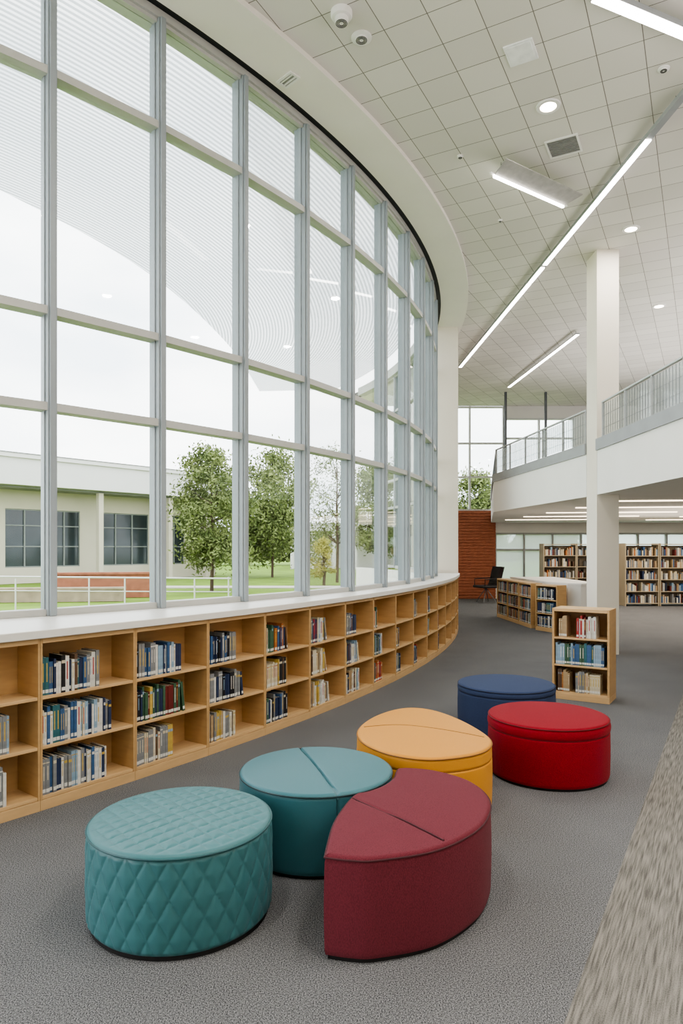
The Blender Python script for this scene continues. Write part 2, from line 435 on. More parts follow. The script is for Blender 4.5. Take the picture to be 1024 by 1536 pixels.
def book_geo(b, t, h, d, ci, band, acc, pg, st, M=None):
    c = 0.0022
    b.box(-t/2, -t/2+c, 0.002, d, 0, h, ci, M).box(t/2-c, t/2, 0.002, d, 0, h, ci, M)
    b.box(-t/2, t/2, 0, 0.003, 0, h, ci, M)
    b.box(-t/2+c, t/2-c, 0.003, d-0.004, 0.003, h-0.003, pg, M)
    b.box(-t/2+0.001, t/2-0.001, -0.0006, 0, 0.012, 0.032, st, M)
    if band == 1: b.box(-t/2+0.001, t/2-0.001, -0.0005, 0, h*0.78, h*0.86, acc, M)
    if band == 2:
        b.box(-t/2+0.001, t/2-0.001, -0.0005, 0, h*0.88, h*0.91, acc, M)
        b.box(-t*0.12, t*0.12, -0.0005, 0, h*0.4, h*0.8, acc, M)
    if band == 3: b.box(-t*0.14, t*0.14, -0.0005, 0, h*0.35, h*0.85, acc, M)
BOOKS = []
weights = {"navy blue": 5, "blue": 5, "pale blue": 4, "teal": 2, "black": 5, "white": 7, "cream": 4, "grey": 6, "dark red": 1, "red": 2, "orange": 1, "yellow": 2, "green": 3, "brown": 3, "purple": 1, "tan": 3}
for cname, wgt in weights.items():
    for j in range(max(4, wgt)):
        t = rng.uniform(0.012, 0.026); h = rng.uniform(0.18, 0.222); d = rng.uniform(0.13, 0.165)
        band = rng.randint(0, 3)
        acc = rng.choice([k for k in ("white", "cream", "yellow", "grey", "red", "pale blue") if k != cname])
        b = MB(); book_geo(b, t, h, d, 0, band, 3, 1, 2)
        BOOKS.append((t, h, d, cname, b.mesh("book", [PM[cname], M_page, M_stick, PM[acc]]), band, acc))
STUFF = MB(); NBOOK = [0]
def add_book(bk, X, Y, rot, lx, ly, z, group, lean=0.0):
    t, h, d, cname, me, band, acc = bk
    zz = z+abs(sin(lean))*t/2+0.0005
    wx = X+cos(rot)*lx-sin(rot)*ly; wy = Y+sin(rot)*lx+cos(rot)*ly
    if NBOOK[0] >= 298:
        M = Matrix.Translation((wx, wy, zz)) @ Matrix.Rotation(rot, 4, 'Z') @ Matrix.Rotation(lean, 4, 'Y')
        book_geo(STUFF, t, h, d, KEYS.index(cname), band, KEYS.index(acc), len(KEYS), len(KEYS)+1, M); return
    NBOOK[0] += 1
    obj("book", me, None, (wx, wy, zz), (0, lean, rot), cname+" library book with a white spine sticker", "book", group)
def fill_row(X, Y, rot, x0, x1, z, maxh, group, pal=None, dmax=0.2, gap=0.0008, lean=.35):
    x = x0; pool = [b for b in BOOKS if b[1] <= maxh and b[2] <= dmax and (pal is None or b[3] in pal)]
    prev = None
    while True:
        bk = prev if (prev and rng.random() < 0.25) else rng.choice(pool)
        if x+bk[0] > x1: break
        add_book(bk, X, Y, rot, x+bk[0]/2, rng.uniform(0.012, 0.024), z, group)
        x += bk[0]+gap; prev = bk
    if x1-x0 > 0.1 and rng.random() < lean:
        bk = rng.choice(pool); a = -radians(rng.uniform(6, 11))
        xx = x+bk[1]*sin(-a)+bk[0]/2*cos(a)+0.002
        if xx+bk[0] < x1+0.08:
            add_book(bk, X, Y, rot, xx, 0.02, z, group, a)

def unit_from(p0, p1, d, h, zs, label, group, topmat=None, th=0.02):
    w = sqrt((p1[0]-p0[0])**2+(p1[1]-p0[1])**2); rot = atan2(p1[1]-p0[1], p1[0]-p0[0])
    D = bookcase_meshes(w, d, h, zs, "u", None, topmat, th)
    X, Y = (p0[0]+p1[0])/2, (p0[1]+p1[1])/2
    place_bookcase(D, X, Y, rot, label, group)
    return X, Y, rot, w
X, Y, rot, w = unit_from((2.105, 6.83), (2.567, 6.54), 0.33, 0.9, [0.075, 0.345, 0.615], "small freestanding maple bookcase beside the column", None, M_woodh, 0.02)
g2 = "books in the small bookcase"
fill_row(X, Y, rot, -0.21, -0.13, 0.615, .22, g2, ["cream", "tan"], lean=0)
fill_row(X, Y, rot, -0.04, 0.15, 0.615, .22, g2, ["red", "red", "white", "dark red"], lean=0)
fill_row(X, Y, rot, -0.24, 0.23, 0.345, .22, g2, ["blue", "teal", "green", "pale blue"], lean=0)
fill_row(X, Y, rot, -0.22, -0.1, 0.075, .22, g2, ["orange", "tan", "brown"], lean=0)
fill_row(X, Y, rot, -0.05, 0.2, 0.075, .22, g2, ["cream", "tan", "brown", "grey"], lean=0)

G = "books in the curved run of bookcases"
spec = {0: (0, .76, .72), 1: (.62, .76, .70), 2: (.66, .64, .52), 3: (.52, .56, .48), 4: (.47, .50, .52), 5: (.42, .45, .50),
        6: (.44, .44, .52), 7: (.2, .42, .42), 8: (.0, .25, .3), 9: (.3, .0, .3), 10: (.3, .3, .0), 11: (.0, .25, .25)}
for i, (X, Y, rot) in enumerate(bays):
    if i not in spec: continue
    for r, fr in enumerate(spec[i]):
        if fr <= 0: continue
        z = ZS[2-r]
        xl = -bw/2+0.018
        xs = xl+(0.30 if i == 0 else 0)
        pal = None
        if (i, r) == (1, 0): pal = ["navy blue", "blue", "white", "grey", "brown", "pale blue", "black", "teal"]
        if (i, r) == (1, 1): pal = ["blue", "teal", "white", "pale blue", "cream", "navy blue", "grey"]
        if (i, r) in ((1, 2), (2, 0)): pal = ["navy blue", "black", "white", "grey", "blue", "pale blue"]
        if (i, r) == (2, 1): pal = ["yellow", "orange", "green", "dark red", "navy blue", "black", "brown"]
        if (i, r) in ((3, 0), (3, 1), (4, 2)): pal = ["navy blue", "blue", "white", "grey", "black", "green"]
        if (i, r) in ((2, 2), (3, 2), (5, 2)): pal = ["cream", "tan", "white", "grey", "yellow", "brown"]
        if (i, r) in ((4, 1), (5, 1)): pal = ["yellow", "black", "tan", "brown", "cream"]
        fill_row(X, Y, rot, xs, xl+fr*(bw-0.03), z, 0.225, G, pal)

g3 = "books in the low shelving by the desk"
NBOOK[0] = max(NBOOK[0], 298)
q0, q1 = Vector((3.39, 14.9)), Vector((3.53, 12.72))
for i in range(3):
    a = q0.lerp(q1, i/3); c = q0.lerp(q1, (i+1)/3-0.004)
    X, Y, rot, w = unit_from(a, c, 0.22, 0.84, [0.075, 0.325, 0.575], "low maple bookcase beside the white desk", "low bookcases round the desk", M_woodh, 0.02)
    for z in (0.075, 0.325, 0.575): fill_row(X, Y, rot, -w/2+0.03, w/2-0.06, z, 0.205, g3, lean=0)
X, Y, rot, w = unit_from((3.55, 12.5), (3.785, 12.0), 0.22, 0.84, [0.075, 0.325, 0.575], "low maple bookcase at the end of the desk", "low bookcases round the desk", M_woodh, 0.02)
for z in (0.075, 0.325, 0.575): fill_row(X, Y, rot, -w/2+0.03, w/2-0.1, z, 0.205, g3, ["navy blue", "blue", "black", "teal", "white"], lean=0)
e = empty("service_desk", (4.2, 13.6, 0), 0, "white curved service desk behind low bookcases", "desk")
pts = [(3.68, 14.9), (3.84, 12.75), (4.06, 12.25), (4.25, 12.12), (4.42, 12.15), (4.56, 12.3), (4.62, 12.55), (4.62, 14.9)]
pts = [(x-4.2, y-13.6) for x, y in pts]
obj("desk_body", MB().prism(pts, 0, 0.84).mesh("desk_body", [M_lam]), e, (0, 0, 0))
obj("desk_top", MB().prism([(x*1.01, y*1.01) for x, y in pts], 0.8405, 0.87).mesh("desk_top", [M_white]), e, (0, 0, 0))

# ------------------------------------------------------------------ far stacks
M_rackc = pm("rack_metal", (176, 162, 138), 0.5, 0.05, 5)
M_rackb = pm("rack_back", (126, 114, 98), 0.6, 0.05, 5)
def stack(x, y, w, h=1.62):
    e = empty("library_stack", (x, y, 0), 0, "tall metal shelving stack filled with books beneath the balcony", "bookcase", "tall stacks beneath the balcony")
    s = MB().box(-w/2, -w/2+.025, 0, .4, 0, h).mesh("side_panel", [M_rackc])
    s2 = MB().box(w/2-.025, w/2, 0, .4, 0, h).mesh("side_panel", [M_rackc])
    obj("side_panel", s, e, (0, 0, 0)); obj("side_panel", s2, e, (0, 0, 0))
    sh = MB().box(-w/2+.025, w/2-.025, 0, .4, 0, .02).mesh("shelf", [M_rackc])
    for i in range(6): obj("shelf", sh, e, (0, 0, 0.06+i*0.305))
    obj("back_panel", MB().box(-w/2+.03, w/2-.03, .19, .2, .085, h-.06).mesh("back_panel", [M_rackb]), e, (0, 0, 0))
stackpos = [(5.95, 18.6, 0.9), (6.86, 18.6, 0.9), (7.75, 17.6, 0.88), (8.65, 17.6, 0.88), (9.55, 17.6, 0.88)]
idx = [KEYS.index(k) for k in ("navy blue", "blue", "pale blue", "black", "white", "cream", "grey", "dark red", "orange", "brown", "tan", "tan", "cream", "white", "grey")]
for (x, y, w) in stackpos:
    stack(x, y, w)
    for i in range(5):
        z = 0.081+i*0.305; xx = x-w/2+0.04
        while xx < x+w/2-0.06:
            t = rng.uniform(0.018, 0.045)
            if rng.random() < 0.08: xx += rng.uniform(.03, .1); continue
            if xx+t > x+w/2-.035: break
            STUFF.box(xx, xx+t-0.001, y+0.02, y+0.17, z, z+rng.uniform(.13, .23), rng.choice(idx))
            xx += t
obj("distant_books", STUFF.mesh("distant_books", MATS_ALL), label="mass of small distant books filling the far shelves", cat="books", kind="stuff")

def office_chair(x, y, rot, label):
    e = empty("lounge_chair", (x, y, 0), rot, label, "chair")
    m = pm("chair_black", (28, 28, 32), 0.5, 0.1, 20)
    b = MB()
    P = []
    for i in range(9):
        u = -1+2*i/8
        P.append((u*0.27, -0.05*(1-u*u)))
    prof = [(0.0, 0.45), (0.06, 0.6), (0.11, 0.8), (0.16, 0.98)]
    for (dy, z) in prof:
        for (px, py) in P: b.v.append((px, 0.22+dy+py*-1, z))
    for (dy, z) in prof:
        for (px, py) in P: b.v.append((px, 0.26+dy+py*-1, z))
    n = 9; o2 = 36
    for j in range(3):
        for i in range(8):
            a = j*n+i
            b.f.append((a, a+1, a+n+1, a+n)); b.m.append(0)
            b.f.append((o2+a, o2+a+n, o2+a+n+1, o2+a+1)); b.m.append(0)
    for j in range(3):
        for c in (0, 8):
            a = j*n+c; b.f.append((a, a+n, o2+a+n, o2+a)); b.m.append(0)
    for i in range(8):
        b.f.append((i, o2+i, o2+i+1, i+1)); a = 27+i; b.f.append((a, a+1, o2+a+1, o2+a)); b.m += [0, 0]
    obj("backrest", b.mesh("backrest", [m], True), e, (0, 0, 0))
    obj("seat", MB().box(-.27, .27, -.27, .25, .4, .47).mesh("seat", [m]), e, (0, 0, 0), bevel=0.03)
    lm = MB().tube([(0, 0, 0.4), (0.2, 0.2, 0.0)], .012).mesh("leg", [M_metal])
    for k in range(4): obj("leg", lm, e, (0, 0, 0), k*pi/2)
    am = MB().tube([(0, -.2, .45), (0, -.2, .64), (0, .28, .66)], .014).mesh("armrest", [m])
    obj("armrest", am, e, (-.27, 0, 0)); obj("armrest", am, e, (.27, 0, 0))
office_chair(4.0, 18.9, radians(-70), "black lounge chair with curved back and thin metal legs")

# ------------------------------------------------------------------ ottomans
def fabric(name, c, rough, wscale, strength, var=.06, vert=False, sheen=0.2, spec=.3):
    m, nt, N, L, B = newmat(name)
    tc = N.new("ShaderNodeTexCoord")
    nz = N.new("ShaderNodeTexNoise"); nz.inputs["Scale"].default_value = 5; nz.inputs["Detail"].default_value = 3
    L.new(tc.outputs["Object"], nz.inputs["Vector"])
    vo = N.new("ShaderNodeTexVoronoi"); vo.inputs["Scale"].default_value = wscale
    mp = N.new("ShaderNodeMapping"); mp.inputs["Scale"].default_value = (1, 1, 0.45 if vert else 1)
    L.new(tc.outputs["Object"], mp.inputs["Vector"]); L.new(mp.outputs[0], vo.inputs["Vector"])
    f = mathn(N, L, 'MULTIPLY_ADD', vo.outputs["Distance"], 0.7, mathn(N, L, 'MULTIPLY', nz.outputs[0], 0.15))
    cr = N.new("ShaderNodeValToRGB"); base = rgb(*c)
    cr.color_ramp.elements[0].position = .15; cr.color_ramp.elements[1].position = .65
    cr.color_ramp.elements[0].color = tuple(x*(1+var) for x in base[:3])+(1,)
    cr.color_ramp.elements[1].color = tuple(x*(1-var) for x in base[:3])+(1,)
    L.new(f, cr.inputs[0]); L.new(cr.outputs[0], B.inputs["Base Color"])
    B.inputs["Roughness"].default_value = rough; B.inputs["Sheen Weight"].default_value = sheen*.2
    B.inputs["Specular IOR Level"].default_value = spec
    bp = N.new("ShaderNodeBump"); bp.inputs["Strength"].default_value = strength; bp.inputs["Distance"].default_value = 0.0015; bp.invert = True
    L.new(vo.outputs["Distance"], bp.inputs["Height"]); L.new(bp.outputs[0], B.inputs["Normal"])
    return m
def catmull(P, n, closed=True):
    out = []; K = len(P)
    rngk = range(K) if closed else range(K-1)
    for k in rngk:
        if closed: p0, p1, p2, p3 = P[k-1], P[k], P[(k+1) % K], P[(k+2) % K]
        else: p0, p1, p2, p3 = P[max(k-1, 0)], P[k], P[k+1], P[min(k+2, K-1)]
        for i in range(n):
            t = i/n
            out.append(tuple(0.5*((2*p1[j])+(-p0[j]+p2[j])*t+(2*p0[j]-5*p1[j]+4*p2[j]-p3[j])*t*t+(-p0[j]+3*p1[j]-3*p2[j]+p3[j])*t**3) for j in (0, 1)))
    if not closed: out.append(P[-1])
    return out
def resample(P, n, closed=True):
    Q = P+[P[0]] if closed else P
    d = [0]
    for i in range(len(Q)-1): d.append(d[-1]+sqrt((Q[i+1][0]-Q[i][0])**2+(Q[i+1][1]-Q[i][1])**2))
    out = []; j = 0
    for i in range(n):
        s = d[-1]*i/n if closed else d[-1]*i/(n-1)
        while j < len(d)-2 and d[j+1] < s: j += 1
        t = (s-d[j])/max(1e-9, d[j+1]-d[j])
        out.append((Q[j][0]+(Q[j+1][0]-Q[j][0])*t, Q[j][1]+(Q[j+1][1]-Q[j][1])*t))
    return out
def ccw(P):
    a = sum(P[i-1][0]*P[i][1]-P[i][0]*P[i-1][1] for i in range(len(P)))
    return P if a > 0 else P[::-1]
def circle(r, n=300): return [(r*cos(2*pi*i/n), r*sin(2*pi*i/n)) for i in range(n)]

def ottoman(label, P, c, h, mat, pipe, seam=None, seam_side=False, lid=None, quilt=False, dome=0.008, seamcurve=None, puff=0.0):
    P = ccw([(x-c[0], y-c[1]) for x, y in P]); N = len(P)
    nor = []
    for i in range(N):
        tx = P[(i+1) % N][0]-P[i-1][0]; ty = P[(i+1) % N][1]-P[i-1][1]; l = sqrt(tx*tx+ty*ty) or 1
        nor.append((ty/l, -tx/l))
    e = empty("ottoman", (c[0], c[1], 0), 0, label, "ottoman")
    def sd(x, y):
        if not seam: return 9
        (ax, ay), (bx, by) = seam; ax -= c[0]; bx -= c[0]; ay -= c[1]; by -= c[1]
        l = sqrt((bx-ax)**2+(by-ay)**2)
        return abs((x-ax)*(by-ay)-(y-ay)*(bx-ax))/l
    zb, zt = 0.018, h-0.014
    nz = 64
    b = MB()
    for j in range(nz+1):
        z = zb+(zt-zb)*j/nz; v = j/nz
        for i in range(N):
            off = 0.004*sin(pi*v)
            edge = min(1, v/0.04, (1-v)/0.04)
            off -= 0.004*(1-edge)
            if lid: off -= 0.007*exp(-((z-lid)/0.0045)**2)
            if lid and z > lid: off += puff*sin(pi*(z-lid)/(zt-lid))
            if quilt:
                u = i/N*28; w = z/0.150
                s1 = abs(sin(pi*(u+w))); s2 = abs(sin(pi*(u-w)))
                off += 0.0085*(min(s1, s2)**0.4)*edge-0.006
            if seam_side and sd(*P[i]) < 0.03: off -= 0.012*exp(-(sd(*P[i])/0.006)**2)
            b.v.append((P[i][0]+nor[i][0]*off, P[i][1]+nor[i][1]*off, z))
    for j in range(nz):
        for i in range(N):
            i2 = (i+1) % N
            b.f.append((j*N+i, j*N+i2, (j+1)*N+i2, (j+1)*N+i)); b.m.append(0)
    obj("side_cover", b.mesh("side_cover", [mat], True, fix=False), e, (0, 0, 0))
    b = MB(); rings = [(0.0, h-0.0145), (0.0015, h-0.009), (0.006, h-0.003), (0.014, h)]
    K = 64
    def tz(x, y, z, s):
        z += dome*(1-s*s)
        if quilt:
            u = x/0.080+0.3; w = y/0.090
            s1 = abs(sin(pi*(u+w))); s2 = abs(sin(pi*(u-w)))
            z += (0.006*(min(s1, s2)**0.4)-0.004)*min(1, (1-s)*12)
        if seam: z -= (0.014 if seam_side else 0.005)*exp(-(sd(x, y)/(0.006))**2)*(1 if seam_side else min(1, (1-s)*15))
        return z
    for ins, z in rings:
        for i in range(N):
            x, y = P[i][0]-nor[i][0]*ins, P[i][1]-nor[i][1]*ins
            b.v.append((x, y, tz(x, y, z, 1)))
    for k in range(1, K+1):
        s = 1-k/K
        for i in range(N):
            x, y = (P[i][0]-nor[i][0]*0.014)*s, (P[i][1]-nor[i][1]*0.014)*s
            b.v.append((x, y, tz(x, y, h, s)))
    for j in range(3+K):
        for i in range(N):
            i2 = (i+1) % N
            b.f.append((j*N+i, j*N+i2, (j+1)*N+i2, (j+1)*N+i)); b.m.append(0)
    me = b.mesh("seat_top", [mat], True, fix=False)
    bm = bmesh.new(); bm.from_mesh(me); bmesh.ops.remove_doubles(bm, verts=bm.verts, dist=1e-5); bm.to_mesh(me); bm.free()
    obj("seat_top", me, e, (0, 0, 0))
    pr = [(P[i][0]+nor[i][0]*0.001, P[i][1]+nor[i][1]*0.001, h-0.012) for i in range(N)]
    obj("piping", MB().tube(pr, 0.0036, True).mesh("piping", [pipe], True), e, (0, 0, 0))
    if lid:
        pr = [(P[i][0]-nor[i][0]*0.004, P[i][1]-nor[i][1]*0.004, lid) for i in range(N)]
        obj("lid_seam", MB().tube(pr, 0.0033, True).mesh("lid_seam", [pipe], True), e, (0, 0, 0))
    if seamcurve:
        pts2 = []
        for (x, y) in seamcurve:
            x -= c[0]; y -= c[1]
            r = min(1, max(0.0, max((x*nor[i][0]+y*nor[i][1])/max(1e-6, (P[i][0]*nor[i][0]+P[i][1]*nor[i][1])) for i in range(0, N, 4))))
            pts2.append((x, y, h+dome*(1-r*r)-0.0004))
        obj("top_seam", MB().tube(pts2, 0.0030).mesh("top_seam", [pipe], True), e, (0, 0, 0))
    base = [(P[i][0]-nor[i][0]*0.012, P[i][1]-nor[i][1]*0.012) for i in range(N)]
    obj("base", MB().prism(base, 0, 0.022).mesh("base", [M_dark]), e, (0, 0, 0))
    return e

H = 0.385
M_teal = fabric("teal_vinyl_quilted", (62, 110, 116), 0.45, 500, 0.12, 0.05, spec=.4)
M_teal_d = pm("teal_piping", (40, 82, 88), .5)
M_teal2 = fabric("teal_vinyl_smooth", (56, 106, 116), 0.42, 500, 0.12, 0.05, spec=.4)
M_teal2_d = pm("teal_seam", (24, 54, 60), .5)
M_burg = fabric("burgundy_weave", (106, 46, 56), 0.88, 300, 0.5, 0.16, True, spec=.15)
M_burg_d = pm("burgundy_piping", (70, 28, 36), .8)
M_yel = fabric("amber_vinyl", (204, 142, 54), 0.5, 500, 0.12, 0.05, spec=.25)
M_yel_d = pm("amber_piping", (132, 86, 36), .5)
M_red = fabric("red_weave", (138, 26, 40), 0.88, 300, 0.6, 0.2, spec=.15)
M_red_d = pm("red_piping", (96, 14, 24), .8)
M_blue = fabric("blue_weave", (56, 68, 98), 0.88, 300, 0.6, 0.2, spec=.15)
M_blue_d = pm("blue_piping", (32, 40, 62), .8)

c = (-.664, 2.835)
ottoman("round teal vinyl ottoman with diamond quilting", [(c[0]+x, c[1]+y) for x, y in circle(.371, 504)], c, H, M_teal, M_teal_d, quilt=True, dome=0.012)
c = (-.128, 3.46)
sm = [(-.238, 3.845), (-.014, 3.09)]
ottoman("round teal vinyl ottoman split by a seam into two halves", [(c[0]+x, c[1]+y) for x, y in circle(.383)], c, H, M_teal2, M_teal2_d, seam=sm, seam_side=True)
A = catmull([(-.061, 2.485), (.03, 2.462), (.13, 2.462), (.35, 2.54), (.535, 2.715), (.632, 2.91), (.66, 3.10), (.61, 3.29), (.475, 3.43), (.34, 3.475), (.285, 3.465)], 20, False)
Bc = [(.285, 3.465)]+[(-.128+.404*cos(radians(a)), 3.46+.404*sin(radians(a))) for a in range(-6, -64, -8)]
Bc = catmull(Bc+[(.008, 2.95), (-.035, 2.76), (-.061, 2.485)], 10, False)
P = resample(A, 200, False)[:-1]+resample(Bc, 90, False)[:-1]
c = (.30, 2.94)
ottoman("burgundy woven fabric ottoman with one concave side and a sharp corner", P, c, H, M_burg, M_burg_d, seam=((.045, 3.05), (.40, 2.59)), seamcurve=[(.05+(.39-.05)*i/20, 3.044+(2.603-3.044)*i/20) for i in range(21)])
Yp = [(.10, 4.20), (.19, 4.48), (.34, 4.70), (.49, 4.78), (.64, 4.70), (.77, 4.46), (.86, 4.14), (.865, 3.93), (.78, 3.76), (.62, 3.66), (.43, 3.63), (.24, 3.74), (.12, 3.95)]
P = resample(catmull(Yp, 24), 300)
c = (.47, 4.12)
sc = catmull([(.14, 4.25), (.36, 4.28), (.60, 4.18), (.84, 4.02)], 12, False)
ottoman("amber yellow vinyl ottoman with rounded teardrop outline", P, c, H, M_yel, M_yel_d, lid=H-0.085, seamcurve=sc)
c = (1.38, 4.57)
ottoman("round red fabric ottoman with a lidded cushion top", [(c[0]+x, c[1]+y) for x, y in circle(.388)], c, H+.005, M_red, M_red_d, lid=H-0.075, dome=.012, puff=.006)
c = (1.363, 5.66)
ottoman("round dark blue fabric ottoman", [(c[0]+x, c[1]+y) for x, y in circle(.392)], c, H, M_blue, M_blue_d, lid=H-0.06, dome=.012, puff=.004)

# ------------------------------------------------------------------ ceiling fixtures
def cz(px, py, z=HC):
    D = (z-1.5)*1024/(822-py); return ((px-512)/1024*D, D)
def downlight(x, y, r=0.095, en=35):
    e = empty("downlight", (x, y, HC), 0, "round recessed ceiling downlight glowing warm white", "ceiling light", "recessed downlights")
    obj("trim_ring", MB().lathe([(r*.8, 0), (r*.8, -.012), (r*1.15, -.012), (r*1.2, 0)], 36, cap=False).mesh("trim_ring", [M_white], True), e, (0, 0, 0))
    obj("lens", MB().lathe([(r*.8, -.003), (r*.79, -.008), (r*.3, -.011)], 36).mesh("lens", [M_strip2], True), e, (0, 0, 0))
    l = bpy.data.lights.new("downlight_lamp", 'AREA'); l.shape = 'DISK'; l.size = r*1.4; l.energy = en; l.color = (1, .95, .89)
    lo = bpy.data.objects.new("lamp", l); COL.objects.link(lo); lo.parent = e; lo.location = (0, 0, -.02)
for px, py in ((822, 159), (946, 343), (988, 459)):
    downlight(*cz(px, py), en=34)
for (x, y) in ((1.6, 2.6), (-1.2, 1.6), (4.6, 3.0), (1.8, 0.2), (6.9, 5.2), (7.0, 8.2), (4.4, 0.0)):  # extra unseen downlights, added out of frame to light the room
    downlight(x, y, en=56)

M_vent = pm("vent_grey", (84, 84, 82), .6)
M_vent2 = pm("vent_louvre", (150, 150, 148), .6)
def vent(x, y, w, d, rot, label, z=HC, lm=None, dm=None):
    e = empty("air_vent", (x, y, z), rot, label, "air vent")
    b = MB(); t = .02
    b.box(-w/2, w/2, -d/2, -d/2+t, -.012, 0).box(-w/2, w/2, d/2-t, d/2, -.012, 0).box(-w/2, -w/2+t, -d/2+t, d/2-t, -.012, 0).box(w/2-t, w/2, -d/2+t, d/2-t, -.012, 0)
    obj("frame", b.mesh("frame", [M_white]), e, (0, 0, 0))
    b = MB(); n = int((d-2*t)/.03)
    for i in range(n):
        yy = -d/2+t+(i+.5)*(d-2*t)/n; b.box(-w/2+t, w/2-t, yy-.006, yy+.006, -.010, -.001)
    obj("louvre", b.mesh("louvre", [lm or M_vent2]), e, (0, 0, 0))
    obj("duct_panel", MB().box(-w/2+t, w/2-t, -d/2+t, d/2-t, -.0012, -.0002).mesh("duct_panel", [dm or M_vent]), e, (0, 0, 0))
x, y = cz(845, 219); vent(x, y, .33, .34, radians(-28), "square metal louvred ceiling vent")
x, y = cz(432, 119, 5.65); vent(x, y, .2, .12, radians(-45), "small white vent in the curved bulkhead", 5.65, M_white, M_vent2)
x, y = cz(781, 78)
obj("ceiling_panel", MB().box(-.12, .12, -.13, .13, -.012, 0).box(-.10, .10, -.11, .11, -.016, -.012).mesh("cp", [pm("panel_white", (250, 250, 250), .5)]), loc=(x, y, HC), rot=radians(-28), label="small square white ceiling access panel", cat="ceiling panel")
def round_fix(px, py, r, label, deep=.03, z=HC):
    x, y = cz(px, py, z)
    e = empty("smoke_detector" if deep > .04 else "ceiling_speaker", (x, y, HC), 0, label, "ceiling fixture")
    obj("housing", MB().lathe([(r, 0), (r, -deep*.35), (r*.9, -deep*.5), (r*.62, -deep*.55), (r*.6, -deep*.9), (r*.5, -deep)], 36).mesh("housing", [M_white], True), e, (0, 0, 0))
    b = MB()
    for k in range(3): b.tube([(r*(.25+.13*k)*cos(a*pi/12), r*(.25+.13*k)*sin(a*pi/12), -deep-.001) for a in range(24)], .003, True)
    obj("grille", b.mesh("grille", [M_vent]), e, (0, 0, 0))
round_fix(512, 18, .085, "round white ceiling smoke detector", .09)
round_fix(542, 56, .085, "round white ceiling speaker", .025)
round_fix(995, 103, .05, "small round white ceiling sensor", .02)
round_fix(690, 234, .035, "small round white ceiling sensor", .02)
round_fix(750, 330, .03, "small round white ceiling sensor", .02)

def linear_light(p0, p1, w, h, z, segs, label, mat=M_strip, grp=None):
    L0 = sqrt((p1[0]-p0[0])**2+(p1[1]-p0[1])**2); rot = atan2(p1[1]-p0[1], p1[0]-p0[0])
    e = empty("linear_ceiling_light", (p0[0], p0[1], z), rot, label, "ceiling light", grp)
    obj("housing", MB().box(0, L0, -w/2, w/2, 0.004, h).mesh("housing", [M_grey]), e, (0, 0, 0))
    for a, c_ in segs:
        obj("diffuser", MB().box(a*L0, c_*L0, -w/2+.005, w/2-.005, -.006, 0.0038).mesh("diffuser", [mat]), e, (0, 0, 0))
    for t in (.02, .5, .98):
        obj("hanger", MB().tube([(t*L0, 0, h), (t*L0, 0, HC-z)], .004).mesh("hanger", [M_metal]), e, (0, 0, 0))
z = 5.6
p0 = cz(1030, 140, z); p1 = cz(690, 551, z)
linear_light(p0, p1, .07, .05, z, [(.075, .40), (.41, .47), (.475, .66), (.665, .78), (.785, 1.0)], "long slim suspended linear light running toward the end window")
p0 = cz(866, 502, z); p1 = cz(763, 581, z)
linear_light(p0, p1, .07, .03, z, [(0, 1)], "slim suspended linear light")
p0 = cz(893, -4, z); p1 = cz(1060, 66, z)
linear_light(p0, p1, .1, .05, z, [(0, 1)], "bright suspended linear light")
pa = cz(742, 265, 5.5); pb = cz(846, 311, 5.5)
L0 = sqrt((pb[0]-pa[0])**2+(pb[1]-pa[1])**2); rot = atan2(pb[1]-pa[1], pb[0]-pa[0])
e = empty("reflector_light", (pa[0], pa[1], 5.5), rot, "angled white reflector luminaire with a bright lower edge", "ceiling light")
M_refl = pm("reflector_grey", (168, 166, 162), .5)
obj("reflector", MB().prism([(0, 0), (L0, 0), (L0+.06, -.22), (-.06, -.22)], 0, .012).mesh("reflector", [M_refl]), e, (0, 0, .02), (radians(-14), 0, 0))
obj("diffuser", MB().box(0, L0, .0, .028, .0, .025).mesh("diffuser", [M_strip]), e, (0, 0, 0))
obj("bracket", MB().box(-.06, L0+.06, .0, .03, .027, .04).mesh("bracket", [M_white]), e, (0, 0, 0))
for t in (.1, .9): obj("hanger", MB().tube([(t*L0, .02, .04), (t*L0, .02, .2)], .004).mesh("hanger", [M_metal]), e, (0, 0, 0))

# ------------------------------------------------------------------ exterior
M_lawn = pm("lawn_grass", (108, 132, 58), 0.95, 0.2, 0.8, 0.4, 30, spec=.1)
obj("lawn", MB().box(-90, 60, 3, 160, -.3, -.11).mesh("lawn", [M_lawn]), label="green mown lawn outside the windows", cat="lawn", kind="stuff")
M_path = pm("concrete_path", (176, 170, 160), .9, .08, 2)
obj("path", MB().box(-9, 8, 27.2, 28.6, -.109, -.08).mesh("path", [M_path]), label="pale concrete path across the lawn", cat="path")

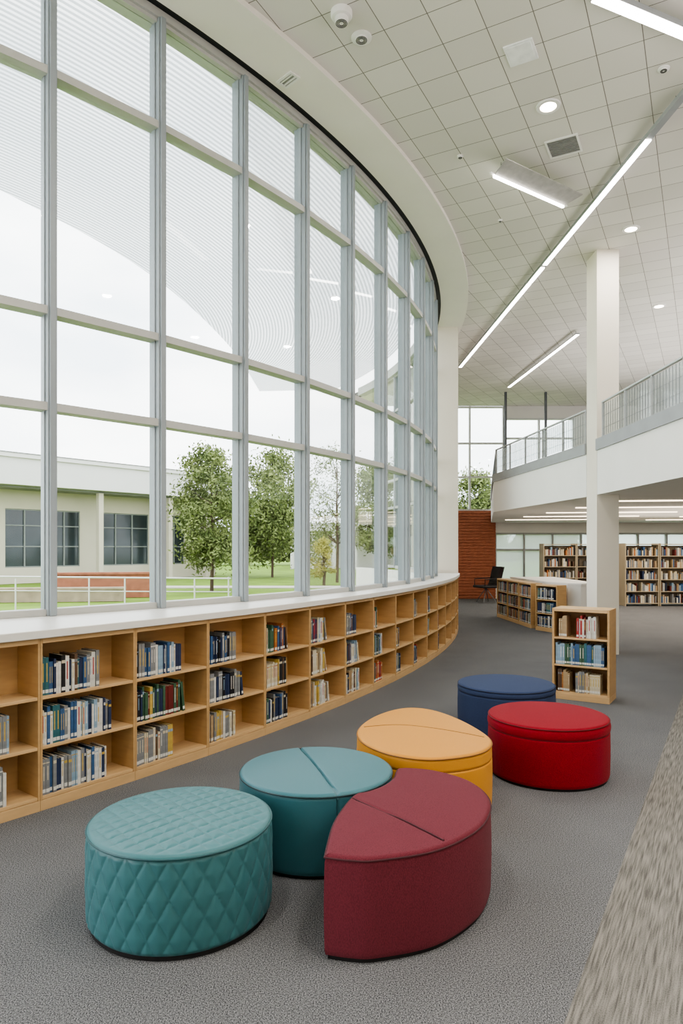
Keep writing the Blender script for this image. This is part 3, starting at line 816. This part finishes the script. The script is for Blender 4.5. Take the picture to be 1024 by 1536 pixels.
def canopy_mat():
    m, nt, N, L, B = newmat("perforated_canopy")
    N.remove(B); out = N["Material Output"]
    tc = N.new("ShaderNodeTexCoord"); sx = N.new("ShaderNodeSeparateXYZ"); L.new(tc.outputs["Object"], sx.inputs[0])
    r = mathn(N, L, 'SQRT', mathn(N, L, 'ADD', mathn(N, L, 'POWER', sx.outputs[0], 2), mathn(N, L, 'POWER', sx.outputs[1], 2)))
    f = mathn(N, L, 'FRACT', mathn(N, L, 'MULTIPLY', r, 16))
    k = mathn(N, L, 'GREATER_THAN', f, 0.5)
    k = mathn(N, L, 'MULTIPLY_ADD', k, 0.36, 0.56)
    t = N.new("ShaderNodeBsdfTransparent"); d = N.new("ShaderNodeBsdfTranslucent"); d.inputs[0].default_value = (.34, .36, .38, 1)
    d2 = N.new("ShaderNodeBsdfDiffuse"); d2.inputs[0].default_value = (.6, .62, .64, 1)
    ma = N.new("ShaderNodeMixShader"); ma.inputs[0].default_value = .35; L.new(d.outputs[0], ma.inputs[1]); L.new(d2.outputs[0], ma.inputs[2])
    mx = N.new("ShaderNodeMixShader"); L.new(k, mx.inputs[0]); L.new(t.outputs[0], mx.inputs[1]); L.new(ma.outputs[0], mx.inputs[2])
    L.new(mx.outputs[0], out.inputs[0]); return m
cm = canopy_mat()
e = empty("sunshade_canopy", (C1[0], C1[1], 6.0), 0, "curved perforated metal sunshade canopy outside the windows", "canopy")
outer = resample(catmull([(-8.5, 3.0), (-6.2, 5.6), (-4.29, 8.58), (-3.13, 11.3), (-2.5, 15.2), (-2.35, 19.6)], 20, False), 81, False)
inner = arcpts(C1, 11.7, -66, 31, 80)
b = MB()
for o_, i_ in zip(outer, inner):
    b.v.append((o_[0]-C1[0], o_[1]-C1[1], 0)); b.v.append((i_[0]-C1[0], i_[1]-C1[1], 0))
for i in range(80): b.f.append((2*i, 2*i+1, 2*i+3, 2*i+2)); b.m.append(0)
obj("perforated_sheet", b.mesh("sheet", [cm]), e, (0, 0, 0))

M_bw = pm("render_wall_outside", (188, 180, 164), .85, .04, 1)
M_br = pm("roof_fascia_white", (206, 204, 202), .7, .02, 1)
M_gut = pm("roof_gutter_grey", (124, 124, 124), .6, .02, 1)
e = empty("neighbouring_building", (-15, 30, -.1), atan2(8.7, 7), "single storey cream building with wide white roof fascia and dark windows", "building")
LB = sqrt(7*7+8.7*8.7)
b = MB(); wins = [(.02, .18), (.20, .34), (.43, .69), (.78, .90)]
zb, zt = .72, 3.36
us = -.35
for (a, c_) in wins:
    b.box(us*LB, a*LB, 0, .3, 0, 4.2); b.box(a*LB, c_*LB, 0, .3, 0, zb); b.box(a*LB, c_*LB, 0, .3, zt, 4.2); us = c_
b.box(us*LB, 1.1*LB, 0, .3, 0, 4.2)
b.box(-.35*LB, 1.1*LB, 5, 5.3, 0, 4.2)
b.box(1.1*LB-.3, 1.1*LB, .3, 5, 0, 4.2)
obj("facade", b.mesh("facade", [M_bw]), e, (0, 0, 0))
b = MB(); b.box(-.4*LB, 1.2*LB, -1.2, 6, 4.2, 4.3, 1).box(-.4*LB, 1.2*LB, -1.6, 6, 4.3, 5.45).box(-.4*LB, 1.2*LB, -1.7, 6, 5.45, 5.62, 0).box(-.4*LB, 1.2*LB, -1.72, 6, 5.62, 5.66, 1)
obj("roof", b.mesh("roof", [M_br, M_gut]), e, (0, 0, 0))
M_dframe = pm("pale_window_frame", (120, 124, 122), .5)
for (a, c_) in wins:
    b = MB(); w = (c_-a)*LB
    b.box(0, w, .1, .14, zb, zt, 1)
    nn = max(2, int(w/.9))
    for i in range(nn+1): b.box(i*w/nn-.03, i*w/nn+.03, .04, .16, zb, zt, 0)
    for z in (zb+.03, zb+.95, zb+1.9, zt-.03): b.box(0, w, .05, .15, z-.025, z+.025, 0)
    obj("window", b.mesh("window", [M_dframe, M_dglass]), e, (a*LB, 0, 0))
cmh = MB().box(-.12, .12, -1.3, -1.05, 0, 4.2).mesh("porch_column", [M_bw])
for u in (.37, .73, .95): obj("porch_column", cmh, e, (u*LB, 0, 0))

M_brick = pm("red_brick", (150, 96, 74), .85, .2, 6)
obj("garden_wall", MB().box(0, 3.7, 0, .3, 0, .75).box(-.05, 3.75, -.05, .35, .75, .82).mesh("bw", [M_brick]), loc=(-9.4, 21.5, -.1), rot=radians(12), label="low red brick garden wall on the lawn", cat="wall")
obj("garden_wall", MB().box(0, 7, 0, .3, 0, .36).box(-.05, 7.05, -.05, .35, .36, .42).mesh("bw2", [pm("pale_stone", (150, 136, 116), .85, .2, 4)]), loc=(-13.5, 19.5, -.1), rot=radians(8), label="low pale stone ramp wall on the lawn", cat="wall")
e = empty("garden_handrail", (-9.0, 16.8, -.1), radians(10), "white metal handrail beside the path", "railing")
b = MB()
b.tube([(0, 0, .9), (6.2, 0, .8)], .022); b.tube([(0, 0, .55), (6.2, 0, .45)], .014)
obj("rail", b.mesh("rail", [M_br]), e, (0, 0, 0))
pmsh = MB().tube([(0, 0, 0.01), (0, 0, .84)], .02).mesh("post", [M_br])
for i in range(8): obj("post", pmsh, e, (.05+i*.87, 0, 0))

e = empty("distant_pavilion", (-4.2, 52, -.1), 0, "long low white pavilion with columns", "building")
b = MB(); b.box(0, 12, 0, 4, 2.9, 3.5).box(.4, 11.6, 2.5, 2.8, 0, 2.9)
for i in range(8): b.box(.3+i*1.6, .55+i*1.6, .1, .35, 0, 2.9)
obj("pavilion_frame", b.mesh("pavilion_frame", [M_br]), e, (0, 0, 0))

M_bark = pm("tree_bark", (80, 66, 52), .9, .2, 8)
def leafmat(name, c1, c2):
    m, nt, N, L, B = newmat(name)
    tc = N.new("ShaderNodeTexCoord"); nz = N.new("ShaderNodeTexNoise"); nz.inputs["Scale"].default_value = 2.5; nz.inputs["Detail"].default_value = 6
    L.new(tc.outputs["Object"], nz.inputs["Vector"]); cr = N.new("ShaderNodeValToRGB")
    cr.color_ramp.elements[0].position = .35; cr.color_ramp.elements[1].position = .65
    cr.color_ramp.elements[0].color = rgb(*c1); cr.color_ramp.elements[1].color = rgb(*c2)
    L.new(nz.outputs[0], cr.inputs[0]); L.new(cr.outputs[0], B.inputs["Base Color"]); B.inputs["Roughness"].default_value = .9
    B.inputs["Specular IOR Level"].default_value = .1
    return m
M_leaf = leafmat("green_foliage", (80, 92, 56), (132, 142, 90))
M_leaf2 = leafmat("yellow_foliage", (134, 136, 66), (178, 172, 90))
def tree(x, y, h, rx, z0, nleaf, mat, label, ls=.11, ncl=40, low=.38):
    e = empty("tree", (x, y, -.1), 0, label, "tree")
    b = MB(); r = random.Random(int(x*100))
    b.tube([(0, 0, 0.01), (.03, .02, h*.3), (-.02, 0, h*.6), (.02, 0, h*.9)], .1, radii=[.07, .06, .045, .015])
    cl = []
    for i in range(ncl):
        a = r.uniform(0, 2*pi); u = r.uniform(0, 1); zz = z0+(h-z0)*u
        prof = sqrt(max(.03, 1-((u-low)/(1-low if u > low else low+.25))**2))
        rr = rx*prof*r.uniform(.25, 1.12)
        cl.append((rr*cos(a), rr*sin(a), zz, rx*r.uniform(.16, .34)))
    for c in cl[:22]:
        s = max(.3*h, c[2]-rx*.5)
        s = min(s, h*.8)
        b.tube([(0, 0, s), (c[0]*.5, c[1]*.5, s+(c[2]-s)*.4), c[:3]], .03, radii=[.035, .02, .008], n=5)
    obj("trunk", b.mesh("trunk", [M_bark], True), e, (0, 0, 0))
    b = MB()
    for i in range(nleaf):
        c = r.choice(cl)
        v = Vector((r.gauss(0, .55), r.gauss(0, .55), r.gauss(0, .45)))
        p = Vector(c[:3])+v*c[3]*1.3
        u = Vector((r.gauss(0, 1), r.gauss(0, 1), r.gauss(0, 1))).normalized(); w = u.orthogonal().normalized()
        s = ls*r.uniform(.6, 1.3); k = len(b.v)
        b.v += [tuple(p-u*s), tuple(p+w*s*.5), tuple(p+u*s), tuple(p-w*s*.5)]
        b.f.append((k, k+1, k+2, k+3)); b.m.append(0)
    obj("foliage", b.mesh("foliage", [mat], fix=False), e, (0, 0, 0))
tree(-4.75, 25.0, 5.0, 1.35, 1.1, 15000, M_leaf, "leafy green tree on the lawn with a thin trunk", ls=.07, ncl=46)
tree(-3.75, 37, 6.5, 2.2, 1.1, 17000, M_leaf, "broad leafy green tree on the lawn", ls=.10, ncl=60)
tree(-0.2, 31.5, 6.0, 1.6, 2.0, 4200, M_leaf, "thin airy tree with sparse leaves", ls=.06)
tree(2.3, 42, 6.4, 2.0, 1.4, 9000, M_leaf, "green tree on the far lawn", ls=.11)
tree(-.75, 29.1, 1.9, .5, .4, 2200, M_leaf2, "small yellow flowering shrub tree", ls=.05)
tree(8.6, 44, 6, 2.2, 1.5, 12000, M_leaf, "broad leafy tree beyond the end window", ls=.12)
b = MB(); r = random.Random(5)
for i in range(26000):
    x = r.uniform(-14, 22); hh = 3.4+1.2*sin(x*.7)+.7*sin(x*1.9)
    p = Vector((x, 64+r.uniform(-1, 1), .25+r.uniform(0, 1)**.7*hh)); u = Vector((r.gauss(0, 1), r.gauss(0, 1), r.gauss(0, 1))).normalized(); w = u.orthogonal().normalized(); s = .26; k = len(b.v)
    b.v += [tuple(p-u*s), tuple(p+w*s*.6), tuple(p+u*s), tuple(p-w*s*.6)]; b.f.append((k, k+1, k+2, k+3)); b.m.append(0)
obj("hedge", b.mesh("hedge", [M_leaf], fix=False), label="distant line of green and yellow bushes", cat="hedge", kind="stuff")

# ------------------------------------------------------------------ world
w = bpy.data.worlds.new("World"); scene.world = w; w.use_nodes = True
N = w.node_tree.nodes; L = w.node_tree.links; bg = N["Background"]
tc = N.new("ShaderNodeTexCoord"); mp = N.new("ShaderNodeMapping"); mp.inputs["Scale"].default_value = (1, 1, 3)
L.new(tc.outputs["Generated"], mp.inputs["Vector"])
nz = N.new("ShaderNodeTexNoise"); nz.inputs["Scale"].default_value = 2.2; nz.inputs["Detail"].default_value = 6; L.new(mp.outputs[0], nz.inputs["Vector"])
cr = N.new("ShaderNodeValToRGB"); cr.color_ramp.elements[0].position = .38; cr.color_ramp.elements[1].position = .62
cr.color_ramp.elements[0].color = (.66, .71, .77, 1); cr.color_ramp.elements[1].color = (1, 1, 1, 1)
L.new(nz.outputs[0], cr.inputs[0]); L.new(cr.outputs[0], bg.inputs[0]); bg.inputs[1].default_value = 5.2
area("ceiling_fill", (6.5, 1.0, 3.2), (pi, 0, 0), 6, 5, 420, (1, .97, .94))  # unseen fill light added to brighten the ceiling; no fixture there
area("ceiling_fill", (8.0, 12.0, 3.6), (pi, 0, 0), 6, 9, 300, (1, .97, .94))  # second added fill, aimed up at the far ceiling
try:
    scene.view_settings.look = 'AgX - Medium High Contrast'
except Exception as ex:
    print("look", ex)

# ------------------------------------------------------------------ camera
cam = bpy.data.cameras.new("camera"); co = bpy.data.objects.new("camera", cam); COL.objects.link(co)
cam.sensor_fit = 'HORIZONTAL'; cam.sensor_width = 24; cam.lens = 24
cam.shift_y = 54/1024
co.location = (0, 0, 1.5); co.rotation_euler = (pi/2, 0, 0)
cam.clip_end = 500
scene.camera = co
